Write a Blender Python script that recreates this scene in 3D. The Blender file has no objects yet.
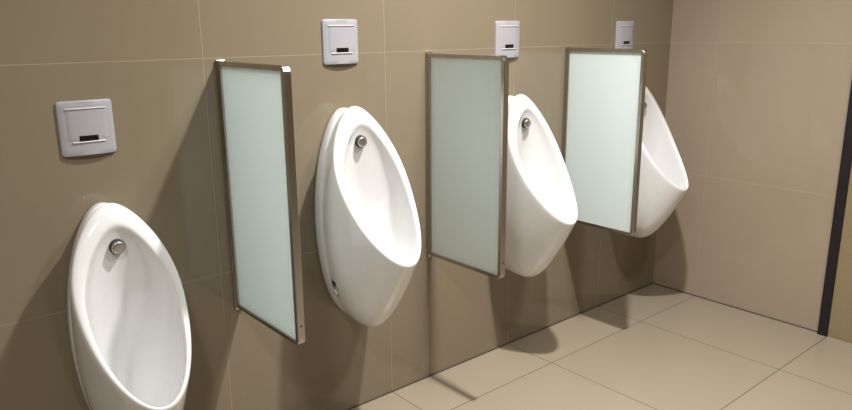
import bpy, bmesh, math
from mathutils import Matrix, Vector
C = bpy.context.scene.collection
S = bpy.context.scene

# ------------------------------------------------------------------ materials
def new_mat(name):
    m = bpy.data.materials.new(name); m.use_nodes = True
    nt = m.node_tree; b = nt.nodes['Principled BSDF']
    return m, nt, b

def plain(name, col, rough=0.5, metal=0.0, coat=0.0, spec=0.5):
    m, nt, b = new_mat(name)
    n = nt.nodes.new('ShaderNodeTexNoise'); n.inputs['Scale'].default_value = 35; n.inputs['Detail'].default_value = 3
    tc = nt.nodes.new('ShaderNodeTexCoord'); nt.links.new(tc.outputs['Object'], n.inputs['Vector'])
    mx = nt.nodes.new('ShaderNodeMix'); mx.data_type = 'RGBA'
    mx.inputs['A'].default_value = (*[c*0.97 for c in col], 1); mx.inputs['B'].default_value = (*[min(1, c*1.03) for c in col], 1)
    nt.links.new(n.outputs['Fac'], mx.inputs['Factor']); nt.links.new(mx.outputs['Result'], b.inputs['Base Color'])
    b.inputs['Roughness'].default_value = rough; b.inputs['Metallic'].default_value = metal
    b.inputs['Coat Weight'].default_value = coat; b.inputs['Coat Roughness'].default_value = 0.05
    b.inputs['Specular IOR Level'].default_value = spec
    return m

def tile_mat(name, axes, off, col_a, col_b, grout, rough, gw=0.0022, size=0.6, var=0.05):
    """square tiles laid in world metres; axes = the two world axes, off = where a joint lies"""
    m, nt, b = new_mat(name); N = nt.nodes.new; L = nt.links.new
    geo = N('ShaderNodeNewGeometry'); sep = N('ShaderNodeSeparateXYZ'); L(geo.outputs['Position'], sep.inputs[0])
    def math_(op, a, v=None, v2=None):
        n = N('ShaderNodeMath'); n.operation = op
        for i, q in enumerate((a, v, v2)):
            if q is None: continue
            if isinstance(q, (int, float)): n.inputs[i].default_value = q
            else: L(q, n.inputs[i])
        return n.outputs[0]
    ds, ids = [], []
    for ax, o in zip(axes, off):
        t = math_('DIVIDE', math_('SUBTRACT', sep.outputs[ax], o), size)
        ids.append(math_('FLOOR', t))
        f = math_('FRACT', t)
        ds.append(math_('MULTIPLY', math_('MINIMUM', f, math_('SUBTRACT', 1.0, f)), size))
    d = math_('MINIMUM', ds[0], ds[1])
    g = math_('LESS_THAN', d, gw/2)                       # 1 on the joint
    comb = N('ShaderNodeCombineXYZ'); L(ids[0], comb.inputs[0]); L(ids[1], comb.inputs[1])
    wn = N('ShaderNodeTexWhiteNoise'); L(comb.outputs[0], wn.inputs['Vector'])
    n1 = N('ShaderNodeTexNoise'); n1.inputs['Scale'].default_value = 3.0; n1.inputs['Detail'].default_value = 6; n1.inputs['Roughness'].default_value = 0.65
    n2 = N('ShaderNodeTexNoise'); n2.inputs['Scale'].default_value = 160; n2.inputs['Detail'].default_value = 2
    L(geo.outputs['Position'], n1.inputs['Vector']); L(geo.outputs['Position'], n2.inputs['Vector'])
    mix = math_('ADD', math_('MULTIPLY', n1.outputs['Fac'], 0.7), math_('MULTIPLY', n2.outputs['Fac'], 0.3))
    mx = N('ShaderNodeMix'); mx.data_type = 'RGBA'; mx.inputs['A'].default_value = (*col_a, 1); mx.inputs['B'].default_value = (*col_b, 1)
    L(mix, mx.inputs['Factor'])
    hv = N('ShaderNodeHueSaturation'); L(mx.outputs['Result'], hv.inputs['Color'])
    L(math_('ADD', math_('MULTIPLY', wn.outputs['Value'], var), 1 - var/2), hv.inputs['Value'])
    mg = N('ShaderNodeMix'); mg.data_type = 'RGBA'; L(g, mg.inputs['Factor']); L(hv.outputs['Color'], mg.inputs['A']); mg.inputs['B'].default_value = (*grout, 1)
    L(mg.outputs['Result'], b.inputs['Base Color'])
    L(math_('ADD', math_('MULTIPLY', g, 0.5), rough), b.inputs['Roughness'])
    bump = N('ShaderNodeBump'); bump.inputs['Strength'].default_value = 0.35; bump.inputs['Distance'].default_value = 0.002
    L(math_('SUBTRACT', 1.0, g), bump.inputs['Height']); L(bump.outputs['Normal'], b.inputs['Normal'])
    return m

JX, JZ, JO = 1.3825, 0.587, -0.2300
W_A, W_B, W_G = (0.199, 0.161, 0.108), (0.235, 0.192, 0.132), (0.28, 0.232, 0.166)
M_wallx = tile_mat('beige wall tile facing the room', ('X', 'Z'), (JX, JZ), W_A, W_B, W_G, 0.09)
M_wally = tile_mat('beige end wall tile lightened for lamplight', ('Y', 'Z'), (JO, JZ), (0.325, 0.260, 0.190), (0.370, 0.300, 0.225), (0.38, 0.32, 0.24), 0.09)  # pinker tile, its colour also raised in place of light on this wall
M_floor = tile_mat('cream floor tile', ('X', 'Y'), (JX, JO), (0.262, 0.219, 0.160), (0.302, 0.256, 0.191), (0.10, 0.075, 0.05), 0.32, gw=0.0035)
M_ceil = plain('white ceiling paint', (0.55, 0.54, 0.52), 0.9)
M_ceramic = plain('white glazed ceramic', (0.75, 0.75, 0.75), 0.09, coat=0.6)
M_recess = plain('ceramic painted with recess shade', (0.33, 0.32, 0.31), 0.5)  # grey stands for the shade inside the fixing recess
M_plastic = plain('silvery white plastic', (0.355, 0.35, 0.375), 0.38)
M_ridge = plain('white plastic ridge', (0.58, 0.57, 0.58), 0.3)
M_window = plain('black sensor window', (0.006, 0.006, 0.007), 0.15)
M_steel = plain('brushed stainless steel', (0.47, 0.44, 0.40), 0.27, metal=1.0)
M_chrome = plain('chrome', (0.50, 0.48, 0.46), 0.36, metal=1.0)
M_dark = plain('dark seal and hole shade', (0.02, 0.018, 0.016), 0.6)
M_black = plain('black anodised trim', (0.006, 0.004, 0.007), 0.55)
M_door = plain('tan brown laminate', (0.26, 0.20, 0.115), 0.35)
M_seam = plain('dark brown joint sealant', (0.045, 0.033, 0.022), 0.7)

def glass_mat():
    m, nt, b = new_mat('frosted pale green glass'); N = nt.nodes.new; L = nt.links.new
    b.inputs['Base Color'].default_value = (0.87, 0.95, 0.955, 1); b.inputs['Roughness'].default_value = 0.35
    tr = N('ShaderNodeBsdfTranslucent'); tr.inputs['Color'].default_value = (0.90, 1.0, 1.0, 1)
    mx = N('ShaderNodeMixShader'); mx.inputs[0].default_value = 0.45
    L(b.outputs[0], mx.inputs[1]); L(tr.outputs[0], mx.inputs[2])
    L(mx.outputs[0], nt.nodes['Material Output'].inputs['Surface'])
    return m
M_glass = glass_mat()

# ------------------------------------------------------------------ helpers
def obj(name, bm, mat, parent=None, smooth=False, sub=0):
    me = bpy.data.meshes.new(name); bmesh.ops.recalc_face_normals(bm, faces=bm.faces[:]); bm.to_mesh(me); bm.free()
    if smooth:
        for p in me.polygons: p.use_smooth = True
    o = bpy.data.objects.new(name, me); C.objects.link(o); me.materials.append(mat)
    if parent: o.parent = parent
    if sub:
        md = o.modifiers.new('smooth', 'SUBSURF'); md.levels = sub; md.render_levels = sub
    return o

def box_bm(x0, x1, y0, y1, z0, z1, bevel=0.0, seg=2):
    bm = bmesh.new()
    bmesh.ops.create_cube(bm, size=1, matrix=Matrix.Translation(((x0+x1)/2, (y0+y1)/2, (z0+z1)/2)) @ Matrix.Diagonal((x1-x0, y1-y0, z1-z0, 1)))
    if bevel: bmesh.ops.bevel(bm, geom=bm.edges[:], offset=bevel, segments=seg, profile=0.5, affect='EDGES')
    return bm

def struct(name, bm, mat):
    o = obj(name, bm, mat); o['kind'] = 'structure'; return o

def thing(name, label, cat, loc, group):
    o = bpy.data.objects.new(name, None); C.objects.link(o); o.location = loc; o.empty_display_size = 0.05
    o['label'] = label; o['category'] = cat; o['group'] = group
    return o

def dup(root, loc, label):
    r = root.copy(); C.objects.link(r); r.location = loc; r['label'] = label
    for ch in list(root.children):
        c = ch.copy(); C.objects.link(c); c.parent = r
        for g in list(ch.children):
            d = g.copy(); C.objects.link(d); d.parent = c
    return r

def loft(loops, cap_end=True, cap_start=True):
    bm = bmesh.new(); vs = [[bm.verts.new(p) for p in lp] for lp in loops]
    n = len(vs[0])
    for a, b in zip(vs, vs[1:]):
        for i in range(n): bm.faces.new((a[i], a[(i+1) % n], b[(i+1) % n], b[i]))
    if cap_start: bm.faces.new(vs[0])
    if cap_end: bm.faces.new(vs[-1])
    return bm

# ------------------------------------------------------------------ the room
XL, XR, YB, H = -1.30, 3.043, -3.30, 2.52
T = 0.1
struct('floor', box_bm(XL-T, XR+T, YB-T, T, -T, 0), M_floor)
struct('ceiling', box_bm(XL-T, XR+T, YB-T, T, H, H+T), M_ceil)
struct('wall_back', box_bm(XL-T, XR+T, 0, T, 0, H), M_wallx)
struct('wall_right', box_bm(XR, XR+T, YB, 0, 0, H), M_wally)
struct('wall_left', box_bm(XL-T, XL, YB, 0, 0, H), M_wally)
struct('wall_front', box_bm(XL-T, XR+T, YB-T, YB, 0, H), M_wallx)
struct('trim_1', box_bm(XL, XR, -0.004, 0, 0, 0.004, 0.001, 1), M_seam)          # sealed joint along the floor
struct('trim_2', box_bm(XR-0.004, XR, -0.792, -0.004, 0, 0.004, 0.001, 1), M_seam)
# black jamb strip and the tan door beside it
struct('trim_3', box_bm(XR-0.022, XR, -0.829, -0.792, 0, 2.3, 0.002, 2), M_black)
struct('door_1', box_bm(XR-0.012, XR, -1.62, -0.829, 0.0, 2.3, 0.002, 2), M_door)

# ------------------------------------------------------------------ urinals
def oval(top, bot, w, n=56, pw=2.0, skew=0.0, bow=0.0, tap=0.0):
    """closed loop in a plane that holds the x axis; top / bot = (out, z)"""
    pts = []
    for i in range(n):
        a = 2*math.pi*i/n
        c, s = math.cos(a), math.sin(a)
        v = (1 - c)/2
        x = w*math.copysign(abs(s)**(2/pw), s)
        x *= 1 + skew*(v - 0.5)
        if v < 0.5: x *= 1 - tap*(1 - 2*v)**2
        o = top[0] + (bot[0]-top[0])*v - 4*bow*v*(1-v); z = top[1] + (bot[1]-top[1])*v
        pts.append((x, -o, z))
    return pts

UZ = 1.03                       # height of the rim's top over the thing's own base level 0
U_LOOPS = [                     # (out, z) of the top, (out, z) of the bottom, half width, skew, bow
 ((0.000, 1.026), (0.000, 0.358), 0.1119, 0, 0),
 ((0.001, 1.0265), (0.001, 0.3575), 0.1124, 0, 0),
 ((0.028, 1.028), (0.038, 0.353), 0.1148, 0, 0),
 ((0.034, 1.026), (0.046, 0.352), 0.1139, 0, 0),
 ((0.038, 1.020), (0.052, 0.352), 0.1110, 0, 0),
 ((0.043, 1.021), (0.065, 0.350), 0.1115, 0, 0),
 ((0.050, 1.028), (0.100, 0.345), 0.1168, -0.02, 0.004),
 ((0.058, 1.032), (0.145, 0.345), 0.1211, -0.04, 0.010),
 ((0.064, 1.034), (0.190, 0.369), 0.1240, -0.06, 0.018),
 ((0.068, 1.035), (0.240, 0.432), 0.1259, -0.08, 0.026),
 ((0.071, 1.036), (0.290, 0.512), 0.1269, -0.10, 0.033),
 ((0.074, 1.036), (0.322, 0.572), 0.1269, -0.10, 0.036),
 ((0.079, 1.034), (0.333, 0.592), 0.1255, -0.10, 0.037),
 ((0.088, 1.027), (0.335, 0.599), 0.1216, -0.10, 0.037),
 ((0.100, 1.010), (0.332, 0.604), 0.1110, -0.08, 0.036),
 ((0.1075, 0.994), (0.327, 0.603), 0.1047, -0.06, 0.035),
 ((0.1085, 0.987), (0.321, 0.596), 0.1018, -0.06, 0.034),
 ((0.106, 0.979), (0.305, 0.577), 0.1004, -0.05, 0.032),
 ((0.102, 0.970), (0.265, 0.535), 0.0984, -0.04, 0.026),
 ((0.099, 0.955), (0.205, 0.490), 0.0926, 0, 0.016),
 ((0.096, 0.930), (0.160, 0.465), 0.0811, 0, 0.008),
 ((0.092, 0.895), (0.120, 0.462), 0.0637, 0, 0.004),
 ((0.084, 0.850), (0.085, 0.500), 0.0415, 0, 0),
 ((0.074, 0.790), (0.064, 0.600), 0.0154, 0, 0),
]
def disc_bm(c, nrm, r, depth, n=28, dome=0.3):
    """a shallow domed disc on a point c facing nrm"""
    nrm = Vector(nrm).normalized(); up = Vector((0, 0, 1)); t = up.cross(nrm).normalized(); u = nrm.cross(t)
    def ring(rad, h): return [tuple(Vector(c) + nrm*h + (t*math.cos(2*math.pi*i/n) + u*math.sin(2*math.pi*i/n))*rad) for i in range(n)]
    return loft([ring(r, -0.012), ring(r, depth*0.7), ring(r*0.9, depth), ring(r*0.45, depth*(1+dome*0.7)), ring(r*0.08, depth*(1+dome))])

def oval_disc(c, nrm, rx, rz, back, front):
    nrm = Vector(nrm).normalized(); up = Vector((0, 0, 1)); t = up.cross(nrm).normalized(); u = nrm.cross(t); n = 24
    def ring(k, h): return [tuple(Vector(c) + nrm*h + (t*math.cos(2*math.pi*i/n)*rx + u*math.sin(2*math.pi*i/n)*rz)*k) for i in range(n)]
    return loft([ring(1, -back), ring(1, front*0.6), ring(0.85, front)])

UG = 'ceramic urinals along the tiled wall'
u0 = thing('urinal', 'white ceramic urinal with a visible fixing hole, between the first and second glass screens', 'urinal', (1.208, 0, 0), UG)
obj('bowl', loft([oval(*l[:3], skew=l[3], bow=l[4], tap=0.10 + 0.16*min(1, l[4]/0.03)) for l in U_LOOPS]), M_ceramic, u0, True, 1)
sp = obj('spout', disc_bm((0, -0.106, 0.932), (0, -1, -0.15), 0.0160, 0.008, dome=0.06), M_chrome, u0, True)
sp['label'] = 'round chrome water spout'
obj('spout_ring', disc_bm((0, -0.103, 0.932), (0, -1, -0.15), 0.0185, 0.006, dome=0.05), M_dark, sp, True)
for sgn in (-1, 1):
    hn = (sgn*0.958, 0.12, -0.25)
    fx = obj('fixing_recess', oval_disc((sgn*0.0905, -0.0720, 0.484), hn, 0.0185, 0.033, 0.012, 0.0040), M_recess, u0, True)
    fx['label'] = 'oval fixing recess, shade painted grey'
    h = obj('fixing_hole', oval_disc((sgn*0.0945, -0.0765, 0.499), hn, 0.0105, 0.0120, 0.01, 0.0055), M_dark, fx, True)  # flat dark disc painted as the shade inside the hole
    h['label'] = 'dark screw hole'
    obj('fixing_lip', oval_disc((sgn*0.0860, -0.0690, 0.467), hn, 0.0125, 0.0105, 0.01, 0.0065), M_ceramic, fx, True)
dup(u0, (0.485, 0, -0.178), 'white ceramic urinal at the far left, hung lower than the others')
dup(u0, (1.942, 0, -0.012), 'white ceramic urinal between the second and third glass screens, left side hidden by one')
dup(u0, (2.690, 0, -0.006), 'white ceramic urinal nearest the corner, mostly hidden behind the third glass screen')

# ------------------------------------------------------------------ sensor plates above the urinals
def rrect(hw, hh, r, n=6):
    pts = []
    for cx, cz, a0 in ((hw-r, hh-r, 0), (-hw+r, hh-r, 90), (-hw+r, -hh+r, 180), (hw-r, -hh+r, 270)):
        for i in range(n+1):
            a = math.radians(a0 + 90*i/n); pts.append((cx + r*math.cos(a), cz + r*math.sin(a)))
    # add points along the straight top and bottom so the face can curve
    out = []
    for a, b in zip(pts, pts[1:] + pts[:1]):
        out.append(a)
        if math.hypot(a[0]-b[0], a[1]-b[1]) > 0.02:
            for k in range(1, 8): out.append((a[0] + (b[0]-a[0])*k/8, a[1] + (b[1]-a[1])*k/8))
    return out
PHW, PHH = 0.063, 0.0655
def bulge(x): return 0.0055 + 0.0085*max(0.0, 1 - (x/PHW)**2)
def curved_plate(hw, hh, r, lift, back, zc=0.0, xc=0.0):
    def ring(k_in, f):
        base = rrect(hw-k_in, hh-k_in, max(r-k_in, 0.0008))
        return [(xc+x, -(f(xc+x)), zc+z) for x, z in base]
    loops = [ring(0, lambda x: back), ring(0, lambda x: bulge(x)*1.0 + lift - 0.002), ring(0.0007, lambda x: bulge(x) + lift - 0.0007), ring(0.002, lambda x: bulge(x) + lift)]
    bm = loft(loops, cap_end=False)
    bm.verts.ensure_lookup_table(); n = len(loops[0]); last = [bm.verts[i] for i in range(3*n, 4*n)]
    # fill the front with a grid of shrinking loops so that it follows the bulge
    prev = last
    for s in (0.8, 0.6, 0.4, 0.2, 0.05):
        cur = []
        for x, z in rrect(hw-0.002, hh-0.002, max(r-0.002, 0.0008)):
            cur.append(bm.verts.new((xc+x*s, -(bulge(xc+x*s)+lift), zc+z*s)))
        for i in range(n): bm.faces.new((prev[i], prev[(i+1) % n], cur[(i+1) % n], cur[i]))
        prev = cur
    bm.faces.new(prev)
    return bm
def auto_smooth(o):
    o.modifiers.new('edges', 'EDGE_SPLIT').split_angle = math.radians(28)
PG = 'flush sensor plates on the wall above the urinals'
p0 = thing('flush_sensor', 'silvery flush sensor plate on the tiles between the first and second glass screens', 'flush sensor', (1.2145, 0, 1.2215), PG)
o = obj('wall_plate', curved_plate(PHW, PHH, 0.008, 0.0, 0.0), M_plastic, p0, True); auto_smooth(o)
o = obj('cover', curved_plate(0.047, 0.0385, 0.003, 0.0004, 0.004, zc=0.0085), M_plastic, p0, True); auto_smooth(o)
o = obj('top_ridge', curved_plate(0.047, 0.0017, 0.0009, 0.0028, 0.004, zc=0.0470), M_ridge, p0, True); auto_smooth(o)
o = obj('lower_ridge', curved_plate(0.038, 0.0019, 0.0009, 0.0030, 0.004, zc=-0.0330), M_ridge, p0, True); auto_smooth(o)
o = obj('sensor_window', curved_plate(0.0222, 0.0068, 0.0012, 0.0018, 0.004, zc=-0.0238), M_window, p0, True); auto_smooth(o)
o['label'] = 'black sensor window'
dup(p0, (0.476, 0, 1.0335), 'silvery square flush sensor plate at the far left, mounted lower than the others')
dup(p0, (1.942, 0, 1.2165), 'silvery flush sensor plate rising behind the top outer corner of the second glass screen')
dup(p0, (2.673, 0, 1.2155), 'silvery flush sensor plate nearest the corner, above the third glass screen')

# ------------------------------------------------------------------ glass privacy screens
def frame_bm(o0, o1, z0, z1, wl, wr, wt, wb, th, r):
    def corner(co, cz, a0, rad, n=5): return [(co + rad*math.cos(math.radians(a0+90*i/n)), cz + rad*math.sin(math.radians(a0+90*i/n))) for i in range(n+1)]
    r2 = 0.003
    outer = corner(o1-r, z1-r, 0, r) + corner(o0+r2, z1-r2, 90, r2) + corner(o0+r2, z0+r2, 180, r2) + corner(o1-r, z0+r, 270, r)
    a0, a1, b0, b1 = o0+wl, o1-wr, z0+wb, z1-wt
    r3 = 0.004
    inner = corner(a1-r3, b1-r3, 0, r3) + corner(a0+r3, b1-r3, 90, r3) + corner(a0+r3, b0+r3, 180, r3) + corner(a1-r3, b0+r3, 270, r3)
    bv = 0.0015
    def off(pts, d):          # shift points slightly to bevel the edges
        cx, cz = (o0+o1)/2, (z0+z1)/2
        return [(p + math.copysign(d, cx-p), q + math.copysign(d, cz-q)) for p, q in pts]
    h = th/2
    L = [[(-h, -p, q) for p, q in off(outer, bv)], [(-h+bv, -p, q) for p, q in outer], [(h-bv, -p, q) for p, q in outer], [(h, -p, q) for p, q in off(outer, bv)],
         [(h, -p, q) for p, q in inner], [(-h, -p, q) for p, q in inner]]
    L.append(L[0])
    bm = loft(L, False, False); bmesh.ops.remove_doubles(bm, verts=bm.verts[:], dist=1e-6)
    return bm
SZ0, SZ1, SO = 0.478, 1.179, 0.360
SG = 'frosted glass screens between the urinals'
s0 = thing('privacy_screen', 'steel framed frosted glass screen directly right of the lowest urinal', 'privacy screen', (0.828, 0, 0), SG)
fr = obj('frame', frame_bm(0.004, SO, SZ0, SZ1, 0.016, 0.014, 0.013, 0.012, 0.021, 0.019), M_steel, s0)
gl = obj('glass_pane', box_bm(-0.005, 0.005, -(SO-0.009), -0.010, SZ0+0.006, SZ1-0.006, 0.001, 1), M_glass, s0)
gl['label'] = 'frosted pale green glass'
obj('wall_channel', box_bm(-0.013, 0.013, -0.009, 0, SZ0-0.008, SZ1+0.003, 0.0012, 2), M_steel, s0)
for zz in (SZ0+0.055,):
    sc = obj('screw', disc_bm((0, -SO+0.0008, zz), (0, -1, 0), 0.0032, 0.0016, 12), M_dark, fr, True)
dup(s0, (1.562, 0, 0), 'steel framed frosted glass screen in the middle of the three screens')
dup(s0, (2.290, 0, 0), 'steel framed frosted glass screen nearest the corner, in front of the last urinal')

# ------------------------------------------------------------------ lamps of the room, plus an added fill
def lamp(name, loc, watts, size, spread=180, col=(1, 0.975, 0.94)):
    l = bpy.data.lights.new(name, 'AREA'); l.shape = 'DISK'; l.size = size; l.energy = watts; l.color = col; l.spread = math.radians(spread)
    o = bpy.data.objects.new(name, l); C.objects.link(o); o.location = loc; return o
lamp('downlight_or_fill', (1.555, -0.86, H-0.02), 46, 0.08, 130)
lamp('downlight_or_fill', (0.00, -0.86, H-0.02), 3, 0.08, 150)
lamp('downlight_or_fill', (1.75, -1.60, H-0.02), 25, 0.25, 165)
lamp('downlight_or_fill', (-0.30, -1.65, H-0.02), 22, 0.25, 160)  # soft fill added to brighten the middle screen and left bowl, no known fixture
w = bpy.data.worlds.new('World'); S.world = w; w.use_nodes = True
w.node_tree.nodes['Background'].inputs[0].default_value = (0.05, 0.048, 0.045, 1); w.node_tree.nodes['Background'].inputs[1].default_value = 1

# ------------------------------------------------------------------ camera
yaw, pitch, roll, fpx = 0.702680558, 0.245511904, -0.00860015796, 706.838848
f = Vector((math.sin(yaw)*math.cos(pitch), math.cos(yaw)*math.cos(pitch), -math.sin(pitch)))
r = Vector((math.cos(yaw), -math.sin(yaw), 0)); u = r.cross(f)
c_, s_ = math.cos(roll), math.sin(roll)
r, u = c_*r + s_*u, -s_*r + c_*u
cam = bpy.data.cameras.new('camera'); co = bpy.data.objects.new('camera', cam); C.objects.link(co)
cam.sensor_width = 36; cam.lens = 36*fpx/852; cam.clip_start = 0.02
co.matrix_world = Matrix(((r.x, u.x, -f.x, 0), (r.y, u.y, -f.y, -1.828), (r.z, u.z, -f.z, 1.26), (0, 0, 0, 1)))
S.camera = co
S.view_settings.view_transform = 'Standard'; S.view_settings.look = 'None'; S.view_settings.gamma = 1
S.view_settings.exposure = 0.0; S.view_settings.use_curve_mapping = False
